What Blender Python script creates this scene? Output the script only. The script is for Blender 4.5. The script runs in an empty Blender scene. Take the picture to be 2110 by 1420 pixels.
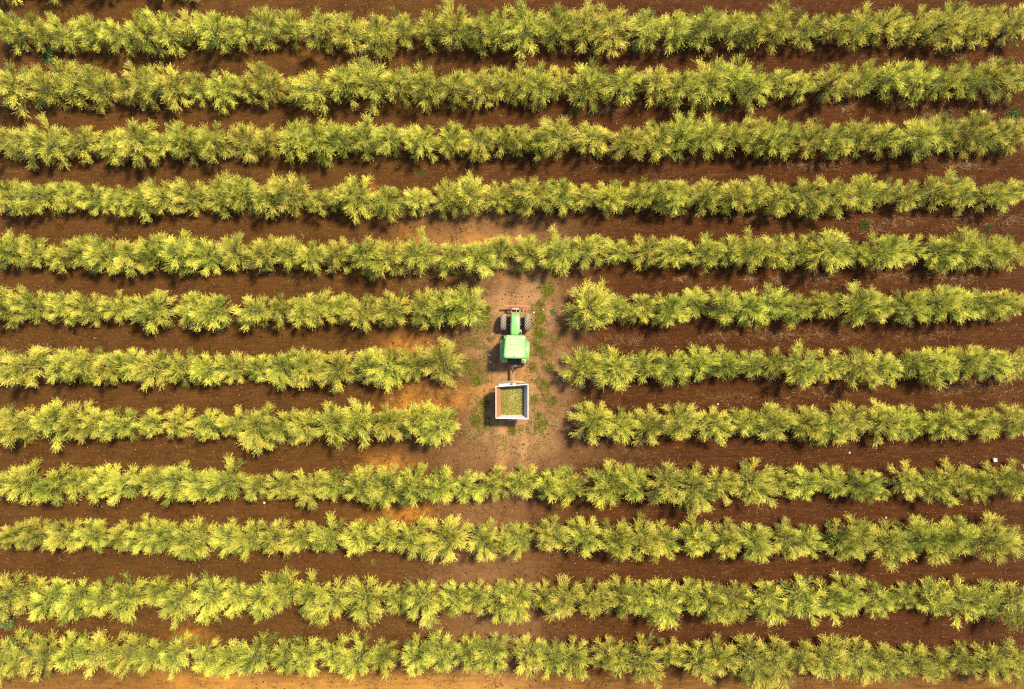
import bpy, math, random
import numpy as np
from mathutils import Vector, Matrix

# ------------------------------------------------------------------ camera, sky, sun, exposure
SC = bpy.context.scene
COL = SC.collection
W, HT = 2110.0, 1420.0
S0 = 29.0                      # photo pixels per metre on the ground
CAMH = W / S0 / 36.0 * 24.0    # drone height for a 24 mm lens

cam = bpy.data.cameras.new('camera')
cam.lens = 24.0
cam.sensor_width = 36.0
cam.clip_end = 2000.0
camo = bpy.data.objects.new('camera', cam)
camo.location = (0, 0, CAMH)
COL.objects.link(camo)
SC.camera = camo

SUN_EL, SUN_AZ = math.radians(57), math.radians(50)     # azimuth clockwise from +Y
to_sun = Vector((math.cos(SUN_EL) * math.sin(SUN_AZ), math.cos(SUN_EL) * math.cos(SUN_AZ), math.sin(SUN_EL)))
world = bpy.data.worlds.new('World')
SC.world = world
world.use_nodes = True
wn = world.node_tree
sky = wn.nodes.new('ShaderNodeTexSky')
sky.sky_type = 'NISHITA'
sky.sun_disc = False
sky.sun_elevation = SUN_EL
sky.sun_rotation = SUN_AZ
sky.dust_density = 2.0
wn.links.new(sky.outputs[0], wn.nodes['Background'].inputs[0])
wn.nodes['Background'].inputs[1].default_value = 0.11
sun = bpy.data.lights.new('sun', 'SUN')
sun.energy = 4.4
sun.angle = math.radians(6)
sun.color = (1.0, 0.87, 0.57)
suno = bpy.data.objects.new('sun', sun)
suno.rotation_euler = to_sun.to_track_quat('Z', 'Y').to_euler()
suno.location = to_sun * 60
COL.objects.link(suno)
SC.view_settings.view_transform = 'Standard'
SC.view_settings.look = 'None'
SC.view_settings.exposure = 1.55
SC.view_settings.gamma = 1.0
SC.view_settings.use_curve_mapping = False
SC.cycles.max_bounces = 3
SC.cycles.diffuse_bounces = 1
SC.cycles.glossy_bounces = 2
SC.cycles.filter_width = 1.3
SC.cycles.use_denoising = False
SC.cycles.transparent_max_bounces = 3

# ------------------------------------------------------------------ helpers
def scale_at(z):
    return S0 * CAMH / (CAMH - z)

def P(px, py, z=0.0):
    """a point at height z that the drone sees at photo pixel px, py"""
    s = scale_at(z)
    return Vector(((px - W / 2) / s, (HT / 2 - py) / s, z))

def smooth(a, b, x):
    t = np.clip((x - a) / (b - a), 0, 1)
    return t * t * (3 - 2 * t)

def vnoise(x, y, seed=0):
    xi = np.floor(x).astype(np.int64); yi = np.floor(y).astype(np.int64)
    xf = x - xi; yf = y - yi
    def h(i, j):
        n = (i * 374761393 + j * 668265263 + seed * 974711) & 0x7fffffff
        n = ((n ^ (n >> 13)) * 1274126177) & 0x7fffffff
        n = (n ^ (n >> 16)) & 0xffff
        return n / 65535.0
    u = xf * xf * (3 - 2 * xf); v = yf * yf * (3 - 2 * yf)
    a = h(xi, yi); b = h(xi + 1, yi); c = h(xi, yi + 1); d = h(xi + 1, yi + 1)
    return (a * (1 - u) + b * u) * (1 - v) + (c * (1 - u) + d * u) * v

def fbm(x, y, seed=0, o=4):
    r = 0; a = 0.5; t = 0
    for k in range(o):
        r = r + a * vnoise(x * 2 ** k + 17.3 * k, y * 2 ** k - 9.1 * k, seed + k); t += a; a *= 0.55
    return r / t

def link(name, data, parent=None, loc=None, rot=None):
    o = bpy.data.objects.new(name, data)
    COL.objects.link(o)
    if parent is not None: o.parent = parent
    if loc is not None: o.location = loc
    if rot is not None: o.rotation_euler = rot
    return o

def tag(o, label, cat=None, group=None, kind=None):
    if label: o['label'] = label
    if cat: o['category'] = cat
    if group: o['group'] = group
    if kind: o['kind'] = kind
    return o

def np_mesh(name, v, f, mats, attrs=None, fm=None, smooth_shade=False):
    """v (n,3), f (m,k) with one k"""
    m = bpy.data.meshes.new(name)
    v = np.asarray(v, np.float32); f = np.asarray(f, np.int32)
    k = f.shape[1]
    m.vertices.add(len(v)); m.vertices.foreach_set('co', v.ravel())
    m.loops.add(f.size); m.loops.foreach_set('vertex_index', f.ravel())
    m.polygons.add(len(f)); m.polygons.foreach_set('loop_start', np.arange(0, f.size, k, dtype=np.int32))
    if smooth_shade: m.polygons.foreach_set('use_smooth', np.ones(len(f), bool))
    for x in mats: m.materials.append(x)
    if fm is not None: m.polygons.foreach_set('material_index', np.asarray(fm, np.int32))
    if attrs:
        for n, a in attrs.items():
            at = m.attributes.new(n, 'FLOAT', 'POINT'); at.data.foreach_set('value', np.asarray(a, np.float32))
    m.update(calc_edges=True)
    return m

class MB:
    """collects shapes with mixed polygons and links them as one mesh object"""
    def __init__(self): self.v = []; self.f = []; self.m = []
    def add(self, v, f, mi=0):
        b = len(self.v)
        self.v += [tuple(p) for p in v]; self.f += [tuple(b + i for i in q) for q in f]; self.m += [mi] * len(f)
        return self
    def box(self, c, s, mi=0, rot=None):
        hx, hy, hz = s[0] / 2, s[1] / 2, s[2] / 2
        v = [Vector((x, y, z)) for z in (-hz, hz) for y in (-hy, hy) for x in (-hx, hx)]
        if rot is not None: v = [rot @ p for p in v]
        c = Vector(c)
        return self.add([p + c for p in v], [(0, 2, 3, 1), (4, 5, 7, 6), (0, 1, 5, 4), (2, 6, 7, 3), (0, 4, 6, 2), (1, 3, 7, 5)], mi)
    def tube(self, pts, rad, n=8, mi=0, caps=True):
        pts = [Vector(p) for p in pts]
        if not hasattr(rad, '__len__'): rad = [rad] * len(pts)
        vs = []; fs = []; u = None
        for i, p in enumerate(pts):
            d = (pts[min(i + 1, len(pts) - 1)] - pts[max(i - 1, 0)]).normalized()
            if u is None: u = d.orthogonal().normalized()
            u = (u - d * u.dot(d)); u = u.normalized() if u.length > 1e-6 else d.orthogonal().normalized()
            w = d.cross(u)
            for k in range(n):
                a = 2 * math.pi * k / n
                vs.append(p + (u * math.cos(a) + w * math.sin(a)) * rad[i])
        for i in range(len(pts) - 1):
            for k in range(n):
                fs.append((i * n + k, i * n + (k + 1) % n, (i + 1) * n + (k + 1) % n, (i + 1) * n + k))
        if caps:
            fs.append(tuple(range(n - 1, -1, -1))); fs.append(tuple(range((len(pts) - 1) * n, len(pts) * n)))
        return self.add(vs, fs, mi)
    def loft(self, rings, mi=0, caps=True):
        n = len(rings[0]); vs = [p for r in rings for p in r]; fs = []
        for i in range(len(rings) - 1):
            for k in range(n):
                fs.append((i * n + k, i * n + (k + 1) % n, (i + 1) * n + (k + 1) % n, (i + 1) * n + k))
        if caps:
            fs.append(tuple(range(n - 1, -1, -1))); fs.append(tuple(range((len(rings) - 1) * n, len(rings) * n)))
        return self.add(vs, fs, mi)
    def lathe_x(self, prof, n=32, mi=0, c=(0, 0, 0)):
        """profile of (x, radius) turned about the X axis, closed loop"""
        rings = []
        for k in range(n):
            a = 2 * math.pi * k / n
            rings.append([Vector((c[0] + x, c[1] + r * math.cos(a), c[2] + r * math.sin(a))) for x, r in prof])
        m = len(prof); vs = [p for r in rings for p in r]; fs = []
        for i in range(n):
            j = (i + 1) % n
            for k in range(m):
                l = (k + 1) % m
                fs.append((i * m + k, j * m + k, j * m + l, i * m + l))
        return self.add(vs, fs, mi)
    def build(self, name, mats, parent=None, smooth_shade=False, bevel=0, loc=None, rot=None):
        me = bpy.data.meshes.new(name)
        me.from_pydata(self.v, [], self.f)
        for x in (mats if isinstance(mats, (list, tuple)) else [mats]): me.materials.append(x)
        for p, mi in zip(me.polygons, self.m): p.material_index = mi; p.use_smooth = smooth_shade
        me.update()
        o = link(name, me, parent, loc, rot)
        if bevel:
            b = o.modifiers.new('bevel', 'BEVEL'); b.width = bevel; b.segments = 2; b.limit_method = 'ANGLE'
        return o

def rrect(x0, x1, y0, y1, r, n=5, z=0.0):
    pts = []
    for cx, cy, a0 in ((x1 - r, y1 - r, 0), (x0 + r, y1 - r, 90), (x0 + r, y0 + r, 180), (x1 - r, y0 + r, 270)):
        for k in range(n + 1):
            a = math.radians(a0 + 90 * k / n)
            pts.append(Vector((cx + r * math.cos(a), cy + r * math.sin(a), z)))
    return pts

# ------------------------------------------------------------------ materials
def new_mat(name):
    m = bpy.data.materials.new(name); m.use_nodes = True
    nt = m.node_tree
    return m, nt, nt.nodes['Principled BSDF']

def paint(name, col, rough=0.5, metal=0.0, var=0.12, scale=6.0, dirt=0.0, dirtcol=(0.16, 0.09, 0.04), bump=0.0, spec=0.5):
    m, nt, b = new_mat(name)
    tc = nt.nodes.new('ShaderNodeTexCoord')
    n1 = nt.nodes.new('ShaderNodeTexNoise'); n1.inputs['Scale'].default_value = scale; n1.inputs['Detail'].default_value = 6
    nt.links.new(tc.outputs['Object'], n1.inputs['Vector'])
    hv = nt.nodes.new('ShaderNodeMix'); hv.data_type = 'RGBA'; hv.blend_type = 'MIX'
    hv.inputs['A'].default_value = (*[c * (1 - var) for c in col], 1)
    hv.inputs['B'].default_value = (*[min(1, c * (1 + var)) for c in col], 1)
    nt.links.new(n1.outputs['Fac'], hv.inputs['Factor'])
    last = hv.outputs['Result']
    if dirt:
        n2 = nt.nodes.new('ShaderNodeTexNoise'); n2.inputs['Scale'].default_value = scale * 2.3; n2.inputs['Detail'].default_value = 8
        n2.inputs['Roughness'].default_value = 0.7
        nt.links.new(tc.outputs['Object'], n2.inputs['Vector'])
        r = nt.nodes.new('ShaderNodeMapRange'); r.inputs[1].default_value = 0.45; r.inputs[2].default_value = 0.75
        r.inputs[4].default_value = dirt
        nt.links.new(n2.outputs['Fac'], r.inputs[0])
        mx = nt.nodes.new('ShaderNodeMix'); mx.data_type = 'RGBA'
        nt.links.new(r.outputs[0], mx.inputs['Factor']); nt.links.new(last, mx.inputs['A'])
        mx.inputs['B'].default_value = (*dirtcol, 1)
        last = mx.outputs['Result']
    nt.links.new(last, b.inputs['Base Color'])
    b.inputs['Roughness'].default_value = rough; b.inputs['Metallic'].default_value = metal
    b.inputs['Specular IOR Level'].default_value = spec
    if bump:
        bp = nt.nodes.new('ShaderNodeBump'); bp.inputs['Strength'].default_value = bump; bp.inputs['Distance'].default_value = 0.02
        nt.links.new(n1.outputs['Fac'], bp.inputs['Height']); nt.links.new(bp.outputs[0], b.inputs['Normal'])
    return m

def leaf_mat(name, dark, light, tip, trans=0.35, hue=0.0):
    """shoot colour varies from shoot to shoot (attribute r) and is paler on the young growth (attribute t)"""
    m, nt, b = new_mat(name)
    ar = nt.nodes.new('ShaderNodeAttribute'); ar.attribute_name = 'r'
    at = nt.nodes.new('ShaderNodeAttribute'); at.attribute_name = 't'
    oi = nt.nodes.new('ShaderNodeObjectInfo')
    mx = nt.nodes.new('ShaderNodeMix'); mx.data_type = 'RGBA'
    mx.inputs['A'].default_value = (*dark, 1); mx.inputs['B'].default_value = (*light, 1)
    nt.links.new(ar.outputs['Fac'], mx.inputs['Factor'])
    m2 = nt.nodes.new('ShaderNodeMix'); m2.data_type = 'RGBA'
    m2.inputs['B'].default_value = (*tip, 1)
    nt.links.new(mx.outputs['Result'], m2.inputs['A'])
    tm = nt.nodes.new('ShaderNodeMath'); tm.operation = 'MULTIPLY'
    nt.links.new(at.outputs['Fac'], tm.inputs[0]); nt.links.new(ar.outputs['Fac'], tm.inputs[1])
    nt.links.new(tm.outputs[0], m2.inputs['Factor'])
    hs = nt.nodes.new('ShaderNodeHueSaturation')
    mr = nt.nodes.new('ShaderNodeMapRange'); mr.inputs[3].default_value = 0.488; mr.inputs[4].default_value = 0.516
    ah = nt.nodes.new('ShaderNodeAttribute'); ah.attribute_name = 'h'
    ad = nt.nodes.new('ShaderNodeMath'); nt.links.new(oi.outputs['Random'], ad.inputs[0]); nt.links.new(ah.outputs['Fac'], ad.inputs[1])
    fr = nt.nodes.new('ShaderNodeMath'); fr.operation = 'FRACT'; nt.links.new(ad.outputs[0], fr.inputs[0])
    mv = nt.nodes.new('ShaderNodeMath'); mv.operation = 'MULTIPLY'; mv.inputs[1].default_value = 7.31; nt.links.new(ad.outputs[0], mv.inputs[0])
    fv = nt.nodes.new('ShaderNodeMath'); fv.operation = 'FRACT'; nt.links.new(mv.outputs[0], fv.inputs[0])
    vr = nt.nodes.new('ShaderNodeMapRange'); vr.inputs[3].default_value = 0.80; vr.inputs[4].default_value = 1.10
    nt.links.new(fv.outputs[0], vr.inputs[0]); nt.links.new(vr.outputs[0], hs.inputs['Value'])
    nt.links.new(fr.outputs[0], mr.inputs[0]); nt.links.new(mr.outputs[0], hs.inputs['Hue'])
    nt.links.new(m2.outputs['Result'], hs.inputs['Color'])
    nt.links.new(hs.outputs[0], b.inputs['Base Color'])
    b.inputs['Roughness'].default_value = 0.45
    b.inputs['Specular IOR Level'].default_value = 0.35
    tr = nt.nodes.new('ShaderNodeBsdfTranslucent')
    nt.links.new(hs.outputs[0], tr.inputs['Color'])
    ms = nt.nodes.new('ShaderNodeMixShader'); ms.inputs[0].default_value = trans
    nt.links.new(b.outputs[0], ms.inputs[1]); nt.links.new(tr.outputs[0], ms.inputs[2])
    nt.links.new(ms.outputs[0], nt.nodes['Material Output'].inputs['Surface'])
    return m

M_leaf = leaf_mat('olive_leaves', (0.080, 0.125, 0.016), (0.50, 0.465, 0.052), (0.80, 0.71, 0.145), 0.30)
M_weed = leaf_mat('weed_leaves', (0.06, 0.075, 0.008), (0.16, 0.155, 0.012), (0.24, 0.20, 0.02), 0.3)
M_weed_dark = leaf_mat('weed_leaves_dark', (0.03, 0.06, 0.012), (0.08, 0.12, 0.02), (0.12, 0.15, 0.03), 0.3)
M_straw = leaf_mat('dry_straw', (0.09, 0.04, 0.007), (0.17, 0.085, 0.017), (0.22, 0.12, 0.025), 0.15)
M_bark = paint('olive_bark', (0.075, 0.06, 0.03), 0.9, var=0.35, scale=14, bump=0.4)

# ------------------------------------------------------------------ the rows of trees (photo pixels of crown centres)
ROWS = {
 1: ([60,165,270,390,490,590,700,800,895,1005,1095,1205,1330,1440,1550,1660,1770,1880,1980,2060],
     [60,180,300,410,555,665,785,910,1000,1100,1215,1340,1440,1550,1650,1760,1870,1980,2080], (66,59,50)),
 2: ([60,190,310,410,520,610,710,810,910,1015,1105,1205,1310,1420,1540,1640,1770,1870,1985,2080],
     [25,110,215,320,460,590,690,805,910,1000,1110,1210,1325,1450,1560,1670,1770,1880,1985,2080], (182,177,160)),
 3: ([30,120,220,350,455,570,670,770,880,1010,1100,1200,1310,1410,1510,1620,1740,1860,1970,2080],
     [25,110,210,340,470,600,700,810,910,1010,1070,1140,1240,1330,1430,1530,1650,1760,1880,1975,2080], (292,286,279)),
 4: ([50,170,270,385,490,590,680,790,900,1000,1110,1200,1310,1400,1475,1590,1720,1840,1930,2050],
     [30,95,200,310,410,520,610,685,800,910,1000,1110,1215,1325,1440,1540,1640,1750,1870,1975,2070], (408,405,397)),
 5: ([30,150,250,370,440,530,630,740,850,970,1080,1195,1285,1390,1500,1600,1735,1860,1970,2060],
     [75,200,305,455,560,670,800,900,990,1080,1190,1310,1440,1530,1640,1760,1860,1960,2060], (523,524,514)),
 6: ([30,130,260,370,480,560,650,790,880,1050,1150,1240,1310,1390,1500,1610,1740,1850,1935],
     [310,430,545,648,765,880,965,1080,1180,1300,1415,1520,1640,1740,1850,1950,2060], (637,638,629)),
 7: ([20,130,260,350,440,520,640,750,870,960,1060,1160,1270,1400,1520,1600,1710,1825],
     [290,420,540,650,770,880,1000,1090,1200,1320,1430,1530,1650,1760,1870,1950,2060], (758,755,747)),
 8: ([30,110,220,330,400,500,600,720,840,960,1060,1160,1260,1370,1480,1600,1710,1815],
     [330,450,560,700,830,970,1080,1200,1290,1390,1520,1620,1710,1790,1890,1990,2080], (874,875,872)),
 9: ([30,110,220,320,430,530,630,740,840,940,1045,1155,1260,1370,1500,1600,1700,1810,1910,2030],
     [40,150,240,400,510,640,740,860,985,1100,1210,1340,1430,1500,1640,1740,1830,1910,2010,2090], (997,1001,993)),
 10: ([40,150,270,380,500,600,680,800,950,1040,1130,1230,1350,1480,1600,1700,1850,1990,2080],
     [40,170,300,420,530,630,770,890,1000,1130,1220,1350,1440,1550,1660,1770,1850,1960,2070], (1108,1113,1111)),
 11: ([30,130,210,320,410,530,640,740,870,970,1080,1170,1280,1390,1500,1640,1740,1870,1960,2060],
     [20,130,220,330,450,520,620,740,810,910,1060,1190,1300,1400,1520,1640,1740,1840,1960,2070], (1228,1233,1239)),
 12: ([40,110,190,280,410,540,620,720,830,940,1060,1170,1260,1370,1480,1570,1720,1830,1920,2030],
     [70,170,250,400,460,540,660,770,850,980,1090,1190,1310,1430,1550,1660,1770,1870,1970,2080], (1350,1354,1362)),
}
def row_y(r, px):
    if r == 0: a, b, c = -52, -66, -72
    elif r == 13: a, b, c = 1472, 1478, 1486
    else: a, b, c = ROWS[r][2]
    return np.interp(px, [0, W / 2, W], [a, b, c])

# ------------------------------------------------------------------ ground: one sheet with soil kinds and painted glow as attributes
def ground_z(X, Y):
    px = W / 2 + X * S0; py = HT / 2 - Y * S0
    z = (fbm(X * 0.35, Y * 0.35, 3) - 0.5) * 0.10 + (fbm(X * 1.6, Y * 1.6, 9) - 0.5) * 0.06
    for r in range(0, 14):
        s = 1.045
        yc = HT / 2 + (row_y(r, np.clip(px, 0, W)) - HT / 2) * (CAMH - 1.5) / CAMH
        d = (py - yc) / S0
        berm = 0.09 * np.exp(-(d / 0.55) ** 2)
        if r in (6, 7, 8):
            berm = berm * (1 - smooth(930, 975, px) * (1 - smooth(1160, 1195, px)))
        z = z + berm - 0.030 * np.exp(-((np.abs(d - 2.0) - 0.72) / 0.16) ** 2)
    return z

def axis(half, step, out):
    a = np.arange(-half, half + step / 2, step)
    e = half + (out - half) * np.linspace(0.02, 1, 14) ** 3 + np.linspace(step, 6, 14)
    return np.concatenate([-e[::-1], a, e])
gx = axis(38.5, 0.17, 420); gy = axis(26.5, 0.17, 420)
GX, GY = np.meshgrid(gx, gy)
GZ = ground_z(GX, GY) * (1 - smooth(40, 80, np.hypot(GX, GY)))
nx, ny = len(gx), len(gy)
idx = np.arange(nx * ny).reshape(ny, nx)
quads = np.stack([idx[:-1, :-1], idx[:-1, 1:], idx[1:, 1:], idx[1:, :-1]], -1).reshape(-1, 4)
px = W / 2 + GX * S0; py = HT / 2 - GY * S0
wob = (fbm(GX * 0.5, GY * 0.5, 21) - 0.5) * 90; wob2 = (fbm(GX * 0.5, GY * 0.5, 31) - 0.5) * 90
fine = fbm(GX * 1.7, GY * 1.7, 41)
# packed pale ground where the machine drives, plus a painted golden glow
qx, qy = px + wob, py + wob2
track_glow = smooth(900, 1030, qx) * (1 - smooth(1080, 1250, qx)) * smooth(500, 640, qy) * (1 - smooth(880, 1000, qy))
track_glow = np.maximum(track_glow, 0.7 * np.exp(-(((qx - 1010) / 150) ** 2 + ((qy - 505) / 60) ** 2)))
track_glow = np.maximum(track_glow, 0.5 * np.exp(-(((qx - 1060) / 170) ** 2 + ((qy - 935) / 40) ** 2)))
track_glow = np.maximum(track_glow, 0.35 * np.exp(-(((qx - 1080) / 60) ** 2 + ((qy - 1290) / 120) ** 2)))
track_glow = np.maximum(track_glow, 0.38 * np.exp(-((qx - 1005) / 120) ** 2) * smooth(400, 480, qy))  # golden glow down the centre, put into the soil colour
track_glow *= 0.65 + 0.7 * fine
# two tyre lanes
lane = np.maximum(np.exp(-((px - 1036 + wob * .08) / 9) ** 2), np.exp(-((px - 1078 + wob * .08) / 9) ** 2)) * smooth(540, 620, py) * (1 - smooth(930, 1010, py)) * (0.55 + 0.6 * smooth(850, 900, py))
ochre_haze = np.zeros_like(GX)  # ochre earth patches, with bright foggy light painted into their colour
for cx, cy, rx, ry, w in ((848,722,38,20,1),(862,842,45,20,1),(915,818,60,17,.9),(985,803,34,12,.7),(858,500,36,18,.8),(985,500,55,18,.8),
        (398,1308,30,15,1),(838,1064,48,16,.9),(800,962,40,14,.8),(410,1412,60,20,1),(255,119,18,6,.8),(632,107,20,7,.8),(820,213,24,7,.8),
        (655,415,0.1,0.1,0),(760,398,18,10,.7),(990,408,18,12,.7),(1070,775,22,14,.7),(680,1426,300,20,.55),(440,1416,60,16,1)):
    if w: ochre_haze = np.maximum(ochre_haze, w * np.exp(-((((px + wob * .6) - cx) / (rx * 1.35)) ** 2 + (((py + wob2 * .45) - cy) / (ry * 1.35)) ** 2)))
ochre_haze *= smooth(0.25, 0.62, 0.5 * fine + 0.5 * fbm(GX * 4.5, GY * 4.5, 43))
tan = smooth(1372, 1412, py + wob2 * .2) * (1 - 0.65 * smooth(1020, 1120, px)) * (0.35 + 0.65 * smooth(300, 430, px + wob)) * (0.6 + 0.6 * fine)
aisle = np.zeros_like(GX)                       # dry crust in the middle of the aisles
for r in range(0, 13):
    ya = (row_y(r, np.clip(px, 0, W)) + row_y(r + 1, np.clip(px, 0, W))) / 2
    ya = HT / 2 + (ya - HT / 2) * 1.0
    aisle = np.maximum(aisle, np.exp(-((py - ya) / 26) ** 2))
aisle *= 0.25 + 0.75 * fbm(GX * 0.18, GY * 0.6, 55)
side = smooth(700, 1400, px + wob)
side = 1.0 * side

m_soil, nt, b = new_mat('soil')
N = nt.nodes; L = nt.links
def attr(n):
    a = N.new('ShaderNodeAttribute'); a.attribute_name = n; return a.outputs['Fac']
def mixc(f, a, bcol):
    x = N.new('ShaderNodeMix'); x.data_type = 'RGBA'
    if hasattr(f, 'is_output') or not isinstance(f, (int, float)): L.new(f, x.inputs['Factor'])
    else: x.inputs['Factor'].default_value = f
    for v, k in ((a, 'A'), (bcol, 'B')):
        if isinstance(v, tuple): x.inputs[k].default_value = (*v, 1)
        else: L.new(v, x.inputs[k])
    return x.outputs['Result']
def math_n(op, a, c):
    x = N.new('ShaderNodeMath'); x.operation = op
    for v, k in ((a, 0), (c, 1)):
        if isinstance(v, (int, float)): x.inputs[k].default_value = v
        else: L.new(v, x.inputs[k])
    return x.outputs[0]
def rng(v, a, c, lo=0.0, hi=1.0):
    x = N.new('ShaderNodeMapRange'); x.inputs[1].default_value = a; x.inputs[2].default_value = c; x.inputs[3].default_value = lo; x.inputs[4].default_value = hi
    L.new(v, x.inputs[0]); return x.outputs[0]
geo = N.new('ShaderNodeNewGeometry')
def noise(sc, det=8, rough=0.6, vec=None):
    x = N.new('ShaderNodeTexNoise'); x.inputs['Scale'].default_value = sc; x.inputs['Detail'].default_value = det; x.inputs['Roughness'].default_value = rough
    L.new(vec if vec is not None else geo.outputs['Position'], x.inputs['Vector']); return x.outputs['Fac']
mp = N.new('ShaderNodeMapping'); mp.inputs['Scale'].default_value = (0.12, 1.0, 1.0); L.new(geo.outputs['Position'], mp.inputs['Vector'])
n_big = noise(0.45); n_str2 = noise(9.0, 5, 0.7, mp.outputs[0]); n_mid = noise(3.0, 8, 0.65); n_fine = noise(16.0, 6, 0.75); n_str = noise(5.0, 6, 0.6, mp.outputs[0])
base = mixc(attr('side'), (0.0358, 0.0140, 0.0026), (0.0235, 0.0061, 0.0012))
base = mixc(rng(n_mid, 0.35, 0.7), base, mixc(attr('side'), (0.0492, 0.0211, 0.0044), (0.0347, 0.0095, 0.0020)))
base = mixc(math_n('MULTIPLY', math_n('MULTIPLY', attr('aisle'), rng(attr('side'), 0.0, 1.0, 1.0, 0.55)), rng(n_str, 0.38, 0.62)), base, (0.0602, 0.0258, 0.0056))
base = mixc(rng(n_big, 0.55, 0.75, 0, 0.5), base, (0.0547, 0.0248, 0.0046))
base = mixc(rng(n_str2, 0.52, 0.72, 0.0, 0.5), base, (0.1083, 0.0448, 0.0147))
base = mixc(rng(n_str2, 0.30, 0.48, 0.45, 0.0), base, (0.0319, 0.0123, 0.0042))
trk_glow = math_n('MULTIPLY', attr('track_glow'), rng(n_mid, 0.25, 0.55, 0.55, 1.0))
base = mixc(trk_glow, base, mixc(rng(n_fine, 0.3, 0.7), (0.1531, 0.0790, 0.0361), (0.2218, 0.1271, 0.0622)))
base = mixc(math_n('MULTIPLY', attr('lane'), 0.55), base, (0.2646, 0.1416, 0.0609))
base = mixc(math_n('MULTIPLY', attr('tan'), rng(n_str, 0.3, 0.6, 0.5, 1.0)), base, (0.2310, 0.1192, 0.0287))
base = mixc(math_n('MULTIPLY', attr('ochre_haze'), rng(n_mid, 0.3, 0.55, 0.45, 1.0)), base, (0.2660, 0.1138, 0.0172))
base = mixc(rng(n_fine, 0.54, 0.78, 0.0, 0.55), base, (0.1368, 0.0694, 0.0273))
base = mixc(rng(n_fine, 0.30, 0.52, 0.42, 0.0), base, (0.0129, 0.0047, 0.0011))
# drying cracks
dn = N.new('ShaderNodeTexNoise'); dn.inputs['Scale'].default_value = 2.2; dn.inputs['Detail'].default_value = 5; L.new(geo.outputs['Position'], dn.inputs['Vector'])
va = N.new('ShaderNodeVectorMath'); va.operation = 'MULTIPLY_ADD'; va.inputs[1].default_value = (0.8, 0.8, 0.0)
L.new(dn.outputs['Color'], va.inputs[0]); L.new(geo.outputs['Position'], va.inputs[2])
fl = N.new('ShaderNodeVectorMath'); fl.operation = 'MULTIPLY'; fl.inputs[1].default_value = (1, 1, 0); L.new(va.outputs[0], fl.inputs[0])
def crack(scale, w):
    v = N.new('ShaderNodeTexVoronoi'); v.feature = 'DISTANCE_TO_EDGE'; v.inputs['Scale'].default_value = scale
    L.new(fl.outputs[0], v.inputs['Vector']); return rng(v.outputs['Distance'], 0.0, w, 1.0, 0.0)
ck = math_n('MULTIPLY', crack(1.9, 0.030), rng(noise(0.45, 4), 0.50, 0.60, 0, 0.8))
ck2 = math_n('MULTIPLY', crack(4.3, 0.05), rng(noise(0.6, 4), 0.50, 0.62, 0, 0.6))
cks = math_n('MAXIMUM', ck, ck2)
base = mixc(math_n('MULTIPLY', cks, 0.8), base, (0.0084, 0.0042, 0.0021))
# pale grit
gv = N.new('ShaderNodeTexVoronoi'); gv.inputs['Scale'].default_value = 14.0; L.new(geo.outputs['Position'], gv.inputs['Vector'])
sepc = N.new('ShaderNodeSeparateColor'); L.new(gv.outputs['Color'], sepc.inputs[0])
grit = math_n('MULTIPLY', math_n('LESS_THAN', gv.outputs['Distance'], 0.26), math_n('GREATER_THAN', sepc.outputs[0], 0.955))
base = mixc(math_n('MULTIPLY', grit, 0.8), base, (0.26, 0.20, 0.14))
L.new(base, b.inputs['Base Color'])
b.inputs['Roughness'].default_value = 0.95; b.inputs['Specular IOR Level'].default_value = 0.1
hgt = math_n('ADD', math_n('MULTIPLY', n_mid, 0.6), math_n('MULTIPLY', n_fine, 0.5))
hgt = math_n('SUBTRACT', hgt, math_n('MULTIPLY', cks, 0.8))
bp = N.new('ShaderNodeBump'); bp.inputs['Strength'].default_value = 0.9; bp.inputs['Distance'].default_value = 0.07
L.new(hgt, bp.inputs['Height']); L.new(bp.outputs[0], b.inputs['Normal'])

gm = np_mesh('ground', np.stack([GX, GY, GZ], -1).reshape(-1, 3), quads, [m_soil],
             {'track_glow': track_glow.ravel(), 'lane': lane.ravel(), 'ochre_haze': ochre_haze.ravel(), 'tan': tan.ravel(), 'aisle': aisle.ravel(), 'side': side.ravel()}, smooth_shade=True)
ground = link('ground', gm)
ground['kind'] = 'structure'; ground['label'] = 'dark red-brown tilled soil between the olive rows'
def gz(x, y): return float(ground_z(np.array([x]), np.array([y]))[0])

# ------------------------------------------------------------------ olive trees
def unit(a): return a / np.maximum(np.linalg.norm(a, axis=-1, keepdims=True), 1e-9)

def tree_branches(seed):
    r = np.random.default_rng(seed)
    out = []
    lean = r.normal(0, 0.10, 2)
    for n, rad, zz in ((1, (0.0, 0.15), (2.4, 3.05)), (r.integers(6, 9), (0.30, 0.85), (1.75, 2.80)), (r.integers(5, 8), (0.75, 1.12), (1.1, 1.9)), (r.integers(6, 9), (0.75, 1.22), (0.35, 0.95))):
        a0 = r.uniform(0, 6.28)
        for k in range(n):
            a = a0 + 6.283 * (k + r.uniform(-.33, .33)) / n
            R = r.uniform(*rad); z = r.uniform(*zz)
            tip = np.array([math.cos(a) * R * 0.90 + lean[0] * z, math.sin(a) * R * 1.10 + lean[1] * z, z])
            z0 = min(0.45 + 0.30 * z, z * 0.75)
            p0 = np.array([tip[0] * .06, tip[1] * .06, z0 * r.uniform(.8, 1.1)])
            p1 = p0 + (tip - p0) * np.array([.45, .45, .72]) + np.array([0, 0, 0.12])
            out.append((p0, p1, tip))
    if r.random() < 0.45:      # a long straggling shoot that breaks the outline
        a = r.uniform(0, 6.28); tip = np.array([math.cos(a) * 1.15, math.sin(a) * 1.5, r.uniform(1.2, 2.3)])
        p0 = np.array([0, 0, 0.8]); out.append((p0, p0 + (tip - p0) * np.array([.5, .5, .8]), tip))
    return out

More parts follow.
